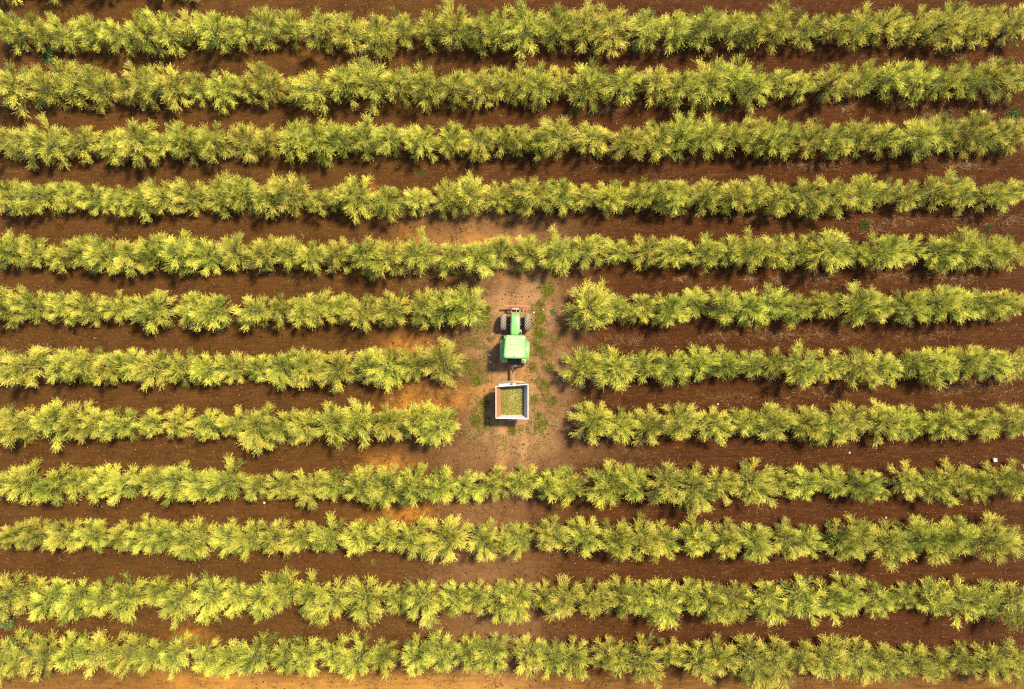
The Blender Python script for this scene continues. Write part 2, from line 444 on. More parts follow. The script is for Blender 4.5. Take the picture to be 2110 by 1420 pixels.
def bez(p0, p1, p2, t):
    t = t[:, None]
    return (1 - t) ** 2 * p0 + 2 * t * (1 - t) * p1 + t * t * p2, unit(2 * (1 - t) * (p1 - p0) + 2 * t * (p2 - p1))

def leaf_cloud(seed, shoots, leaves, wide):
    r = np.random.default_rng(seed + 1000)
    V = []; R_ = []; T_ = []
    jobs = []
    for (p0, p1, p2) in tree_branches(seed):
        n = int(shoots * r.uniform(0.65, 1.35))
        t = 0.40 + 0.60 * r.random(n) ** 0.45
        pos, tan_ = bez(p0, p1, p2, t)
        rd = unit(r.normal(size=(n, 3)))
        perp = unit(rd - tan_ * (rd * tan_).sum(1, keepdims=True))
        spread = r.uniform(0.2, 1.3, (n, 1)) * (1.1 - 0.25 * t[:, None])
        up = 0.45 if p2[2] > 1.15 else 0.10
        d = unit(tan_ + perp * spread + np.array([0, 0, up]))
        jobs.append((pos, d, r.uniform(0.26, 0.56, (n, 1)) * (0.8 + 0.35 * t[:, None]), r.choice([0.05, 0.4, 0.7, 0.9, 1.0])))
    # leafy inside of the crown, down to the skirt
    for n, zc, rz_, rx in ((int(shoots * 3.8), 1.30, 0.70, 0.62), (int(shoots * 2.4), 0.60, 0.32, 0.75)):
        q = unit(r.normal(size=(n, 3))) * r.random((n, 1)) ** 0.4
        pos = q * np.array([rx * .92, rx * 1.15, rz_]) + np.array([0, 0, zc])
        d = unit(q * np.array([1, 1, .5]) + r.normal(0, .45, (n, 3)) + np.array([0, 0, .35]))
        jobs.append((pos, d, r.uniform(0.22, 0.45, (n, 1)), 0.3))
    for pos, d, ln, br in jobs:
        n = len(pos)
        sag = r.uniform(-0.12, 0.18, (n, 1))
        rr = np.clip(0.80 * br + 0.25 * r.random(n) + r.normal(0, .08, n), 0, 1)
        s = np.linspace(0.08, 1.0, leaves)[None, :, None]
        pts = pos[:, None] + d[:, None] * ln[:, None] * s - np.array([0, 0, 1.0]) * (sag[:, None] * ln[:, None] * s * s)
        dd = unit(d[:, None] - np.array([0, 0, 1.0]) * (2 * sag[:, None] * s))
        side_ = unit(np.cross(dd, np.array([0.13, 0.21, 0.97])))
        up_ = unit(np.cross(side_, dd))
        roll = r.normal(0, .7, (n, 1, 1))
        sd, uu = side_ * np.cos(roll) + up_ * np.sin(roll), up_ * np.cos(roll) - side_ * np.sin(roll)
        alt = np.where(np.arange(leaves) % 2 == 0, 1.0, -1.0)[None, :, None]
        out = unit(sd * alt + uu * r.normal(0.15, .45, (n, leaves, 1)))
        ld = unit(dd + out * (0.60 - 0.35 * s) * r.uniform(.7, 1.3, (n, leaves, 1)))
        ll = r.uniform(0.075, 0.115, (n, leaves, 1)) * (1.1 - 0.3 * s)
        nrm = unit(uu + r.normal(0, .38, (n, leaves, 3)))
        wv = unit(np.cross(ld, nrm)) * (0.0135 * wide) * r.uniform(.8, 1.2, (n, leaves, 1))
        root_ = pts + ld * ll * 0.32
        V.append(np.stack([root_ - wv, root_ + wv, np.where(r.random((n, leaves, 1)) < .3, pts - ld * ll * .3, pts + ld * ll)], 2).reshape(-1, 3))
        R_.append(np.repeat(np.repeat(rr, leaves), 3))
        T_.append(np.repeat(np.clip(np.broadcast_to(s[..., 0], (n, leaves)).ravel() * 0.75 - 0.1 + r.normal(0, .1, n * leaves), 0, 1), 3))
    V = np.concatenate(V)
    return V, np.arange(len(V)).reshape(-1, 3), np.concatenate(R_), np.concatenate(T_)

def wood(seed):
    mb = MB(); rr = random.Random(seed)
    mb.tube([(0, 0, -0.12), (0.02, 0.0, 0.15), (rr.uniform(-.05, .05), rr.uniform(-.05, .05), 0.55), (0.0, 0.0, 0.85), (rr.uniform(-.05, .05), rr.uniform(-.05, .05), 1.2)],
            [0.085, 0.07, 0.06, 0.045, 0.018], 7)
    for (p0, p1, p2) in tree_branches(seed):
        q, _ = bez(p0, p1, p2, np.array([0.0, .35, .7, 1.0]))
        mb.tube([tuple(x) for x in q], [0.024, 0.014, 0.008, 0.003], 5, caps=False)
    return mb

NV = 22
CROWN = []; TRUNK = []
for i in range(NV):
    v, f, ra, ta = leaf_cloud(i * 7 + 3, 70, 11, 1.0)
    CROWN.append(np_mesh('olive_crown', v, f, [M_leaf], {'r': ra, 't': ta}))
    mb = wood(i * 7 + 3)
    me = bpy.data.meshes.new('olive_trunk'); me.from_pydata(mb.v, [], mb.f); me.materials.append(M_bark)
    for p in me.polygons: p.use_smooth = True
    TRUNK.append(me)

def row_trees(r, seed):
    """ground place, scale, turn and variant of each tree in a row"""
    rr = random.Random(seed * 31 + 5)
    if r == 0:
        xs = [x * 1.0 for x in range(-10, 430, 56)]
    else:
        l, q, _ = ROWS[r]; xs = [x / 2 for x in l] + [x / 2 + W / 2 for x in q]
    out = []
    for i, x in enumerate(xs):
        g = []
        if i: g.append(min(x - xs[i - 1], 75))
        if i + 1 < len(xs): g.append(min(xs[i + 1] - x, 75))
        gap = sum(g) / len(g)
        sc = 0.5 + 0.5 * gap / 54.0
        p = P(x, row_y(r, x) + rr.uniform(-6, 6), 1.4)
        v = rr.uniform(0.76, 1.12) if rr.random() < .85 else rr.uniform(0.62, 0.8); sx = 1.06 * sc * (0.3 + 0.7 * v) * rr.uniform(0.94, 1.06); sy = 0.90 * (0.55 + 0.45 * sc) * (0.2 + 0.8 * v) * rr.uniform(0.92, 1.14); sz = 1.02 * (0.2 + 0.8 * v) * rr.uniform(0.88, 1.12)
        out.append(dict(x=p.x, y=p.y, s=(sx, sy, sz), rz=math.radians(rr.uniform(-28, 28) + (180 if rr.random() < .5 else 0)), k=rr.randrange(NV), px=x, i=i))
    return out

ORD = ['', 'first', 'second', 'third', 'fourth', 'fifth', 'sixth', 'seventh', 'eighth', 'ninth', 'tenth', 'eleventh', 'twelfth', 'thirteenth', 'fourteenth',
       'fifteenth', 'sixteenth', 'seventeenth', 'eighteenth', 'nineteenth', 'twentieth', 'twenty-first']
ROWNAME = {3: 'third full row from the top', 4: 'fourth full row from the top', 5: 'row just above the tractor gap', 6: 'row level with the tractor hood', 7: 'row level with the tractor cab',
           8: 'row level with the trailer', 9: 'row just below the trailer', 10: 'third row from the bottom'}
prev_k = -1
for r in range(3, 11):
    ts = row_trees(r, r)
    nl = len(ROWS[r][0])
    for t in ts:
        if t['k'] == prev_k: t['k'] = (t['k'] + 5) % NV
        prev_k = t['k']
        root = link('olive_tree', None, None, (t['x'], t['y'], gz(t['x'], t['y']) - 0.02), (0, 0, t['rz']))
        root.scale = t['s']; root.empty_display_size = 0.3
        link('trunk', TRUNK[t['k']], root); link('crown', CROWN[t['k']], root)
        size = 'small' if t['s'][0] < 0.86 else 'broad' if t['s'][0] > 1.10 else 'bushy'
        left = t['i'] < nl
        n_from = t['i'] + 1 if left else len(ts) - t['i']
        side_word = 'left' if left else 'right'
        lab = f"{size} olive tree, {ORD[n_from]} from the {side_word} edge, {ROWNAME[r]}"
        if r in (6, 7, 8):
            if t['i'] == nl - 1: lab = f"olive tree ending the left half of the {ROWNAME[r]}"
            if t['i'] == nl: lab = f"olive tree beginning the right half of the {ROWNAME[r]}"
            if r == 6 and t['i'] == nl: lab = 'round olive tree standing slightly apart, right of the tractor front wheels'
        tag(root, lab, 'olive tree', 'olive trees in hedge rows')

# the two top and two bottom rows lie past the first three hundred trees: one mass
VV, RR, TT, TF, MF, HH = [], [], [], [], [], []
base_i = 0
for r in (0, 1, 2, 11, 12):
    for t in row_trees(r, r):
        seed = t['k'] * 7 + 3
        c, s = math.cos(t['rz']), math.sin(t['rz'])
        M3 = np.array([[c, -s, 0], [s, c, 0], [0, 0, 1]]) @ np.diag(t['s'])
        off = np.array([t['x'], t['y'], gz(t['x'], t['y']) - 0.02])
        v, f, ra, ta = leaf_cloud(seed, 58, 9, 1.22)
        VV.append(v @ M3.T + off); HH.append(np.full(len(v), (t['px'] * .6180339 + r * .37) % 1)); RR.append(ra); TT.append(ta); TF.append(f + base_i); MF.append(np.zeros(len(f), int)); base_i += len(v)
        me = TRUNK[t['k']]
        tv = np.array([p.co[:] for p in me.vertices]); me.calc_loop_triangles()
        tf = np.array([q.vertices[:] for q in me.loop_triangles])
        VV.append(tv @ M3.T + off); HH.append(np.zeros(len(tv))); RR.append(np.zeros(len(tv))); TT.append(np.zeros(len(tv))); TF.append(tf + base_i); MF.append(np.ones(len(tf), int)); base_i += len(tv)
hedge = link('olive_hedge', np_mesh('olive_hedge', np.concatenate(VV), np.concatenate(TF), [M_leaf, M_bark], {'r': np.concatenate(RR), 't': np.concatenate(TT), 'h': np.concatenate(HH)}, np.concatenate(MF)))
tag(hedge, 'olive trees of the two topmost and two lowest rows', kind='stuff')

# ------------------------------------------------------------------ tractor
M_green = paint('tractor_green', (0.085, 0.27, 0.07), 0.38, var=0.08, scale=3, dirt=0.25, dirtcol=(0.20, 0.30, 0.10))
M_roof = paint('roof_green', (0.21, 0.36, 0.145), 0.42, var=0.08, scale=2.5, dirt=0.35, dirtcol=(0.22, 0.29, 0.13))
M_line = paint('dark_seal', (0.02, 0.035, 0.012), 0.8)
M_black = paint('black_plastic', (0.022, 0.022, 0.022), 0.6, dirt=0.3)
M_rubber = paint('tyre_rubber', (0.028, 0.026, 0.025), 0.9, dirt=0.35)
M_lug = paint('dusty_tread', (0.22, 0.185, 0.15), 0.95, var=0.3, scale=20, dirt=0.3)
M_red = paint('red_steel', (0.26, 0.04, 0.02), 0.55, dirt=0.6, dirtcol=(0.24, 0.10, 0.04), scale=5)
M_rust = paint('worn_steel', (0.16, 0.10, 0.06), 0.8, var=0.3, dirt=0.5, scale=9)
M_bumper = paint('faded_red_steel', (0.22, 0.075, 0.03), 0.6, var=0.3, dirt=0.5, dirtcol=(0.22, 0.11, 0.05), scale=7)
M_steel = paint('grey_steel', (0.23, 0.22, 0.21), 0.5, metal=0.4, var=0.2, dirt=0.4)
M_lens = paint('red_lens', (0.62, 0.06, 0.02), 0.25)
M_white = paint('white_paint', (0.36, 0.35, 0.36), 0.5, var=0.05, dirt=0.6, dirtcol=(0.27, 0.20, 0.15), scale=4)
M_yellow = paint('yellow_paint', (0.55, 0.45, 0.10), 0.5)
M_wood = paint('pale_wood', (0.30, 0.22, 0.12), 0.8, var=0.25, scale=8, bump=0.2)
M_rustwall = paint('rusty_inner_wall', (0.19, 0.088, 0.03), 0.75, var=0.18, scale=4, dirt=0.5, dirtcol=(0.12, 0.055, 0.02))
mg, nt2, bg = new_mat('cab_glass')
bg.inputs['Base Color'].default_value = (0.03, 0.05, 0.05, 1); bg.inputs['Roughness'].default_value = 0.05; bg.inputs['Transmission Weight'].default_value = 0.6
M_glass = mg

TR = link('tractor', None, None, (0.19, 0, 0.0), (0, 0, math.radians(-1.5)))
tag(TR, 'light green tractor with cab heading away from the white trailer', 'tractor')

def wheel(cx, cy, rad, wid, parent, nl):
    """wheel about X with chevron tread"""
    root = link('wheel', None, parent, (cx, cy, rad - 0.02))
    h = wid / 2; ri = rad * 0.56
    mb = MB(); t = rad - 0.035
    mb.lathe_x([(-h * .92, ri), (-h, ri + (t - ri) * .45), (-h * .97, t - 0.04), (-h * .8, t - 0.008), (-h * .4, t), (h * .4, t), (h * .8, t - 0.008), (h * .97, t - 0.04), (h, ri + (t - ri) * .45), (h * .92, ri)], 48)
    mb.build('tyre', M_rubber, root, True)
    lug = MB()
    for k in range(nl):
        for sgn in (-1, 1):
            a0 = 2 * math.pi * (k + (0.5 if sgn > 0 else 0)) / nl
            wa = 2 * math.pi / nl * 0.23
            n = 4; vs = []
            for i in range(n + 1):
                u = i / n
                x = sgn * (-0.03 * wid + u * (h * 1.0 + 0.03 * wid))
                am = a0 - u * 2 * math.pi / nl * 1.25          # bars trail outward
                drop = 0.055 * max(0, u - .7) / .3
                for da, rr_ in ((-wa, t - .02 - drop), (-wa * .8, rad - drop), (wa * .8, rad - drop), (wa, t - .02 - drop)):
                    vs.append((x, rr_ * math.cos(am + da), rr_ * math.sin(am + da)))
            fs = []
            for i in range(n):
                for q in range(3):
                    fs.append((i * 4 + q, i * 4 + q + 1, i * 4 + q + 5, i * 4 + q + 4))
            fs += [(0, 1, 2, 3), (n * 4 + 3, n * 4 + 2, n * 4 + 1, n * 4)]
            lug.add(vs, fs)
    lug.build('tread', M_lug, root)
    mb = MB()
    mb.lathe_x([(-h * .7, ri * 1.01), (-h * .75, ri * .9), (-h * .15, ri * .55), (-h * .15, 0.02), (h * .15, 0.02), (h * .15, ri * .55), (h * .75, ri * .9), (h * .7, ri * 1.01)], 32)
    mb.build('rim', M_yellow, root, False)
    mb = MB(); mb.lathe_x([(-h * .55, .02), (-h * .55, .10), (h * .55, .10), (h * .55, .02)], 16); mb.build('hub', M_green, root)
    return root

wheel(-0.835, 1.56, 0.585, 0.40, TR, 17)
wheel(0.835, 1.56, 0.585, 0.40, TR, 17)
wheel(-0.755, -0.42, 0.76, 0.42, TR, 20)
wheel(0.755, -0.42, 0.76, 0.42, TR, 20)
mb = MB(); mb.tube([(-0.66, 1.56, .58), (-0.25, 1.56, .55), (0.25, 1.56, .55), (0.66, 1.56, .58)], [.07, .06, .06, .07], 10); mb.build('front_axle', M_black, TR)
mb = MB(); mb.tube([(-0.62, 1.40, .60), (0.62, 1.40, .60)], .025, 8); mb.build('steering_rod', M_steel, TR)
mb = MB(); mb.tube([(-0.56, -0.42, .74), (0.56, -0.42, .74)], .10, 12); mb.build('rear_axle', M_black, TR)
mb = MB(); mb.box((0, 0.85, 0.72), (0.42, 2.6, 0.36)); mb.build('chassis', M_black, TR, bevel=.02)
# hood, narrowing to the nose, with a rounded top
rings = []
for y, w, zt in ((0.62, .33, 1.52), (0.9, .335, 1.55), (1.4, .335, 1.55), (1.85, .325, 1.50), (2.02, .315, 1.45), (2.09, .29, 1.36), (2.11, .25, 1.22)):
    ring = []
    for a in range(0, 181, 15):
        ca, sa = math.cos(math.radians(a)), math.sin(math.radians(a))
        ring.append(Vector((w * math.copysign(abs(ca) ** .45, ca), y, zt - .20 + .20 * abs(sa) ** .6)))
    ring += [Vector((-w * .96, y, .88)), Vector((w * .96, y, .88))]
    rings.append(ring)
mb = MB(); mb.loft(rings); hood = mb.build('hood', M_green, TR, True)
mb = MB()
for s in (-1, 1): mb.box((s * .262, 1.35, 1.531), (.012, 1.25, .008))
mb.build('seam', M_line, hood)
mb = MB(); mb.box((0, 2.115, 1.05), (.46, .02, .32)); mb.build('grille', M_black, TR)
for s in (-1, 1):
    mb = MB(); mb.box((s * .17, 2.125, 1.27), (.13, .03, .08)); mb.build('headlight', M_white, TR, bevel=.01)
mb = MB(); mb.box((0, 2.20, .80), (.62, .14, .30)); mb.build('front_bracket', M_rust, TR, bevel=.01)
mb = MB(); mb.tube([(.375, .78, .95), (.375, .78, 1.60)], .065, 12); mb.tube([(.375, .78, 1.60), (.375, .80, 1.95), (.375, .88, 2.0)], .035, 10); mb.build('exhaust_pipe', M_black, TR, True)
mb = MB(); mb.box((.39, .86, 1.25), (.11, .36, .26)); mb.build('air_filter_box', M_steel, TR, bevel=.02)
# front loader tool bar: red beam, rods, hooks
mb = MB(); mb.box((-.42, 2.70, .72), (.78, .13, .10), 0, Matrix.Rotation(math.radians(1.5), 3, 'Z')); mb.build('bumper_beam', M_bumper, TR, bevel=.015)
mb = MB(); mb.box((.40, 2.70, .73), (.84, .17, .12), 0, Matrix.Rotation(math.radians(-1.5), 3, 'Z')); mb.build('bumper_beam', M_red, TR, bevel=.02)
mb = MB(); mb.box((0.0, 2.50, .70), (.50, .10, .08)); mb.build('cross_beam', M_wood, TR, bevel=.01)
for x in (-.44, -.27, .33, .46):
    mb = MB(); mb.tube([(x, 2.50, .78), (x, 2.46, .60)], .055, 10); mb.tube([(x, 2.62, .70), (x, 2.44, .70)], .02, 6); mb.build('pin', M_black, TR)
for x in (-.30, .28):
    mb = MB(); mb.tube([(x, 2.66, .66), (x, 2.12, .70)], .035, 8); mb.build('push_arm', M_rust, TR)
for x, w in ((.16, .11), (.44, .08)):
    mb = MB(); mb.tube([(x - w, 2.46, .74)] + [(x + w * math.cos(math.radians(a)), 2.34 + .13 * math.sin(math.radians(a)), .78) for a in range(180, 361, 20)] + [(x + w, 2.46, .74)], .014, 6); mb.build('hose', M_steel, TR)
# cab: posts, glass, roof
mb = MB()
CABP = [(-.52, .55), (.52, .55), (.66, -.85), (-.66, -.85)]
for (x, y) in CABP:
    mb = MB(); mb.tube([(x * 1.0, y, .95), (x * .98, y * .97, 2.50)], .035, 8); mb.build('cab_post', M_black, TR)
for (a, c) in ((0, 1), (1, 2), (2, 3), (3, 0)):
    (x0, y0), (x1, y1) = CABP[a], CABP[c]
    d = Vector((x1 - x0, y1 - y0, 0)); nrm = Vector((d.y, -d.x, 0)).normalized() * .006
    q0 = Vector((x0, y0, 0)) + d * .05; q1 = Vector((x0, y0, 0)) + d * .95
    vs = [q + nn + Vector((0, 0, z)) for nn in (-nrm, nrm) for (q, z) in ((q0, 1.05), (q1, 1.05), (q1, 2.46), (q0, 2.46))]
    mb = MB(); mb.add(vs, [(0, 1, 2, 3), (7, 6, 5, 4), (0, 4, 5, 1), (1, 5, 6, 2), (2, 6, 7, 3), (3, 7, 4, 0)]); mb.build('window', M_glass, TR)
mb = MB(); mb.box((0, -.12, .88), (1.06, 1.35, .16)); mb.build('cab_floor', M_black, TR)
mb = MB(); mb.box((0, -.38, 1.15), (.5, .5, .14)); mb.box((0, -.66, 1.48), (.5, .12, .62)); mb.build('seat', M_black, TR, bevel=.03)
def roof_ring(k, z, r=.16):
    # front 1.32 wide, rear 1.52 wide, inset k
    pts = rrect(-1, 1, -.95 + k, .63 - k, .16, 6)
    out = []
    for p in pts:
        f = (p.y + .95) / 1.58
        hw = (.762 * (1 - f) + .655 * f) - k
        # corners rounded in local units
        out.append(Vector((p.x * hw, p.y, z)))
    return out
def roof_ring2(k, z):
    y0, y1, r = -.95 + k, .63 - k, .17
    pts = []
    hwf = lambda y: (.765 * (1 - (y + .95) / 1.58) + .665 * ((y + .95) / 1.58)) - k
    for cx, cy, a0 in ((1, y1 - r, 0), (-1, y1 - r, 90), (-1, y0 + r, 180), (1, y0 + r, 270)):
        for q in range(7):
            a = math.radians(a0 + 15 * q)
            y = cy + r * math.sin(a)
            pts.append(Vector((cx * (hwf(cy) - r) + r * math.cos(a), y, z)))
    return pts
mb = MB(); mb.loft([roof_ring2(.03, 2.46), roof_ring2(.0, 2.50), roof_ring2(.0, 2.56), roof_ring2(.03, 2.615), roof_ring2(.085, 2.64)])
roof = mb.build('cab_roof', M_green, TR, False)
# paler pressed top panel and the seams of the hatch
mb = MB(); mb.loft([roof_ring2(.10, 2.63), roof_ring2(.105, 2.655), roof_ring2(.135, 2.668)]); mb.build('roof_panel', M_roof, roof, False)
mb = MB(); mb.loft([[Vector((x, y, z)) for x, y in ((-.36, .38), (.36, .38), (.27, .0), (-.27, .0))] for z in (2.664, 2.678)]); mb.build('roof_hatch', M_roof, roof, bevel=.006)
mb = MB()
def seam(a, c, w=.014):
    a, c = Vector((*a, 2.674)), Vector((*c, 2.674)); d = c - a
    mb.box((a + c) / 2, (d.length, w, .014), 0, Matrix.Rotation(math.atan2(d.y, d.x), 3, 'Z'))
for a, c in (((-.385, .40), (.385, .40)), ((-.385, .40), (-.22, -.36)), ((.385, .40), (.22, -.36)), ((-.50, .36), (-.56, -.36)), ((.50, .36), (.57, -.45)),
             ((-.29, -.012), (.29, -.012)), ((-.56, -.36), (.34, -.36)), ((-.10, -.02), (-.10, -.36)), ((.10, -.10), (.10, -.22))):
    seam(a, c)
mb.build('seam', M_line, roof)
mb = MB(); mb.loft([[Vector((.02 + .07 * math.cos(a * math.pi / 6) * k, -.74 + .07 * math.sin(a * math.pi / 6) * k, z)) for a in range(12)] for k, z in ((1, 2.66), (1, 2.70), (.8, 2.74), (.4, 2.755))]); mb.build('antenna_dome', M_white, roof, True)
# fenders over the rear wheels
for s in (-1, 1):
    rings = []
    for a in range(-22, 175, 12):
        ca, sa = math.cos(math.radians(a)), math.sin(math.radians(a))
        R = .84
        def q(x, rr): return Vector((s * x, -.42 - rr * ca * (1.0 if ca > 0 else .86), .76 + rr * sa))
        rings.append([q(.50, R), q(.52, R + .03), q(.90, R + .025), q(.97, R - .01), q(.985, R - .06), q(.965, R - .06), q(.94, R - .035), q(.52, R - .015)])
    mb = MB(); mb.loft(rings); fe = mb.build('fender', M_green, TR, True)
    rings2 = []
    for a in range(-10, 165, 12):
        ca, sa = math.cos(math.radians(a)), math.sin(math.radians(a)); R = .835
        rings2.append([Vector((s * x, -.42 - (R + d) * ca * (1.0 if ca > 0 else .86), .76 + (R + d) * sa)) for x, d in ((.985, -.055), (.985, -.02), (1.005, -.02), (1.005, -.055))])
    mb = MB(); mb.loft(rings2); mb.build('fender_edge', M_yellow, fe)
    mb = MB(); mb.box((s * .655, -1.12, 1.36), (.30, .25, .20)); hs = mb.build('lamp_housing', M_roof, TR, bevel=.03)
    mb = MB()
    mb.loft([[Vector((s * .655 + .115 * k * math.cos(t * math.pi / 8), -1.12 + .105 * k * math.sin(t * math.pi / 8), z)) for t in range(16)] for k, z in ((1, 1.455), (1, 1.49), (.75, 1.515), (.3, 1.525))])
    mb.build('tail_light', M_lens, TR, True)
    mb = MB(); mb.tube([(s * .52, .52, 2.2), (s * .86, .58, 2.2)], .014, 6); mb.build('mirror_arm', M_black, TR)
    mb = MB(); mb.box((s * .90, .58, 2.15), (.16, .05, .26)); mb.build('mirror', M_black, TR, bevel=.015)
    mb = MB(); mb.box((s * .62, .44, .70), (.28, .34, .05)); mb.build('step', M_green, TR)
# rear linkage
mb = MB(); mb.box((-.30, -1.50, .62), (.36, .10, .09)); mb.build('lift_arm', M_red, TR, bevel=.015)
mb = MB(); mb.box((.26, -1.50, .62), (.40, .09, .09)); mb.build('lift_arm', M_wood, TR, bevel=.015)
for x in (-.30, .30):
    mb = MB(); mb.tube([(x, -.9, .70), (x, -1.52, .58)], .035, 8); mb.build('link_rod', M_black, TR)
for x, b2 in ((-.07, .05), (.0, -.04), (.06, .03)):
    mb = MB(); mb.tube([(x, -.92, 1.3), (x + b2, -1.2, 1.1), (x - b2 * .4, -1.5, .85), (x * .5 - .06, -1.85, .72), (-.08, -2.1, .66)], .014, 6); mb.build('hose', M_black, TR)
mb = MB(); mb.box((-.06, -1.05, .66), (.34, .34, .30)); mb.build('hitch', M_black, TR, bevel=.02)

# ------------------------------------------------------------------ trailer
TL = link('farm_trailer', None, None, (0, 0, 0))
tag(TL, 'white steel tipping trailer with rusty inside hitched behind the tractor', 'trailer')
RIM, FLOOR = 1.80, 0.85
# corners of rim (world), walls flare outward
def TP(px, py, z): return P(px, py, z)
RL, RR_, RRr, RLr = TP(1022.4, 797.5, RIM), TP(1087.2, 792.5, RIM), TP(1087.2, 862.8, RIM), TP(1022.4, 861.2, RIM)
BL, BR, BRr, BLr = Vector((-.60, -2.98, FLOOR)), Vector((.77, -2.95, FLOOR)), Vector((.77, -4.85, FLOOR)), Vector((-.60, -4.85, FLOOR))
def wall(name, a, c, d, e, th, mats, outn):
    """a,c rim ends; d,e floor ends; inside face keeps material 1"""
    o = Vector(outn).normalized() * th
    vs = [a, c, e, d, a + o, c + o, e + o, d + o]
    mb = MB(); mb.add(vs, [(0, 1, 2, 3)], 1).add(vs, [(7, 6, 5, 4), (0, 4, 5, 1), (1, 5, 6, 2), (2, 6, 7, 3), (3, 7, 4, 0)], 0)
    return mb.build(name, mats, TL)
wall('left_board', RL, RLr, BL, BLr, .045, [M_white, M_rustwall], (-1, 0, 0))
wall('right_board', RR_, RRr, BR, BRr, .055, [M_white, M_white], (1, 0, 0))
wall('front_board', RL + Vector((-.045, 0, 0)), RR_ + Vector((.055, 0, 0)), BL + Vector((-.045, 0, 0)), BR + Vector((.055, 0, 0)), .05, [M_white, M_white], (0, 1, 0))
wall('tailgate', RLr + Vector((-.045, 0, 0)), RRr + Vector((.055, 0, 0)), BLr + Vector((-.045, 0, 0)), BRr + Vector((.055, 0, 0)), .05, [M_white, M_white], (0, -1, 0))
mb = MB()
rail = lambda a, c, w: mb.tube([a, c], w, 8)
for a, c, nm in ((RL, RLr, 0), (RR_, RRr, 0), (RL, RR_, 0), (RLr, RRr, 0)):
    off = Vector((0, 0, .012)); cen = Vector((0, -3.9, RIM)); o2 = ((a + c) / 2 - cen).normalized() * .02
    mb = MB(); mb.box((a + c) / 2 + off + o2, ((c - a).length + .03, .05, .05), 0, Matrix.Rotation(math.atan2((c - a).y, (c - a).x), 3, 'Z')); mb.build('rim_rail', M_white, TL, bevel=.01)
mb = MB(); mb.box((.04, -3.92, FLOOR - .03), (1.40, 1.95, .06)); mb.build('bed', M_rust, TL)
for x in (-.4, .48):
    mb = MB(); mb.box((x, -3.9, .68), (.10, 2.3, .16)); mb.build('chassis_beam', M_rust, TL)
# poles lashed to the front
for k, (x0, y0, x1, y1, w, m) in enumerate(((1026, 789.5, 1056, 785.5, .035, M_wood), (1040, 785.5, 1080, 787, .03, M_wood), (1033, 788.5, 1081, 788.0, .028, M_wood))):
    a, c = P(x0, y0, 1.35 + .05 * k), P(x1, y1, 1.35 + .05 * k)
    mb = MB(); mb.tube([a, (a + c) / 2 + Vector((0, .02, .02)), c], w, 8); mb.build('pole', m, TL, True)
mb = MB(); mb.box((.0, -2.66, 1.30), (1.7, .06, .10)); mb.box((-.5, -2.72, 1.1), (.06, .18, .5)); mb.box((.5, -2.72, 1.1), (.06, .18, .5)); mb.build('front_rack', M_rust, TL)
mb = MB(); mb.box((-.02, -2.74, 1.62), (.16, .12, .16)); mb.build('latch', M_black, TL, bevel=.02)
mb = MB(); mb.loft([[Vector((x, y, z)) for x, y in ((-.9, -2.70), (.25, -2.66), (.25, -2.80), (-.9, -2.86))] for z in (1.55, 1.60)]); mb.build('front_ledge', M_white, TL, bevel=.01)
# drawbar
mb = MB(); mb.box((.075, -2.10, .60), (.15, 1.35, .13)); mb.build('drawbar', M_rust, TL, bevel=.02)
for s in (-1, 1):
    mb = MB(); mb.tube([(.075 + s * .05, -2.5, .56), (.04 + s * .30, -2.95, .62)], .045, 8); mb.build('drawbar_brace', M_rust, TL)
# chute and latch under the tailgate
mb = MB(); mb.loft([[Vector((x, y, z)) for x, y in ((-.34, -5.02), (.40, -5.02), (.30, -5.30), (-.22, -5.30))] for z in (1.02, 1.07)]); mb.build('tailgate_chute', M_steel, TL, bevel=.01)
mb = MB(); mb.tube([(-.95, -5.12, 1.25), (.35, -5.14, 1.25)], .025, 8); mb.build('latch_bar', M_steel, TL)
mb = MB(); mb.box((-.10, -5.16, 1.3), (.14, .10, .14)); mb.build('latch', M_black, TL, bevel=.02)
def twheel(cx, cy):
    root = link('wheel', None, TL, (cx, cy, .37))
    mb = MB(); mb.lathe_x([(-.12, .2), (-.13, .3), (-.10, .37), (.10, .37), (.13, .3), (.12, .2)], 32); mb.build('tyre', M_rubber, root, True)
    mb = MB(); mb.lathe_x([(-.10, .205), (-.03, .15), (-.03, .02), (.03, .02), (.03, .15), (.10, .205)], 24); mb.build('rim', M_steel, root)
for x in (-.72, .78): twheel(x, -4.1)
mb = MB(); mb.tube([(-.68, -4.1, .37), (.74, -4.1, .37)], .05, 10); mb.build('axle', M_black, TL)
for x in (-.4, .48):
    mb = MB(); mb.box((x, -4.1, .50), (.08, .5, .22)); mb.build('spring', M_black, TL)

# the load: a heap of picked olives
rngo = np.random.default_rng(5)
def heap_z(x, y):
    return 1.03 + 0.28 * np.exp(-(((x + .22) / .5) ** 2 + ((y + 4.0) / .65) ** 2)) + 0.03 * (fbm(x * 4, y * 4, 77) - .5)
t_in = (1.20 - FLOOR) / (RIM - FLOOR)
def inner(u, z):
    t = (z - FLOOR) / (RIM - FLOOR)
    return BL.x + (RL.x - BL.x) * t + u * ((BR.x + (RR_.x - BR.x) * t) - (BL.x + (RL.x - BL.x) * t))
hv_, hf_ = [], []
nu = 26
for j in range(nu):
    for i in range(nu):
        x = inner(i / (nu - 1), 1.10); y = -2.90 - (i * 0) - 2.06 * j / (nu - 1)
        hv_.append((x, y, float(heap_z(np.array([x]), np.array([y]))[0]) - .02))
for j in range(nu - 1):
    for i in range(nu - 1):
        a = j * nu + i; hf_.append((a, a + nu, a + nu + 1, a + 1))
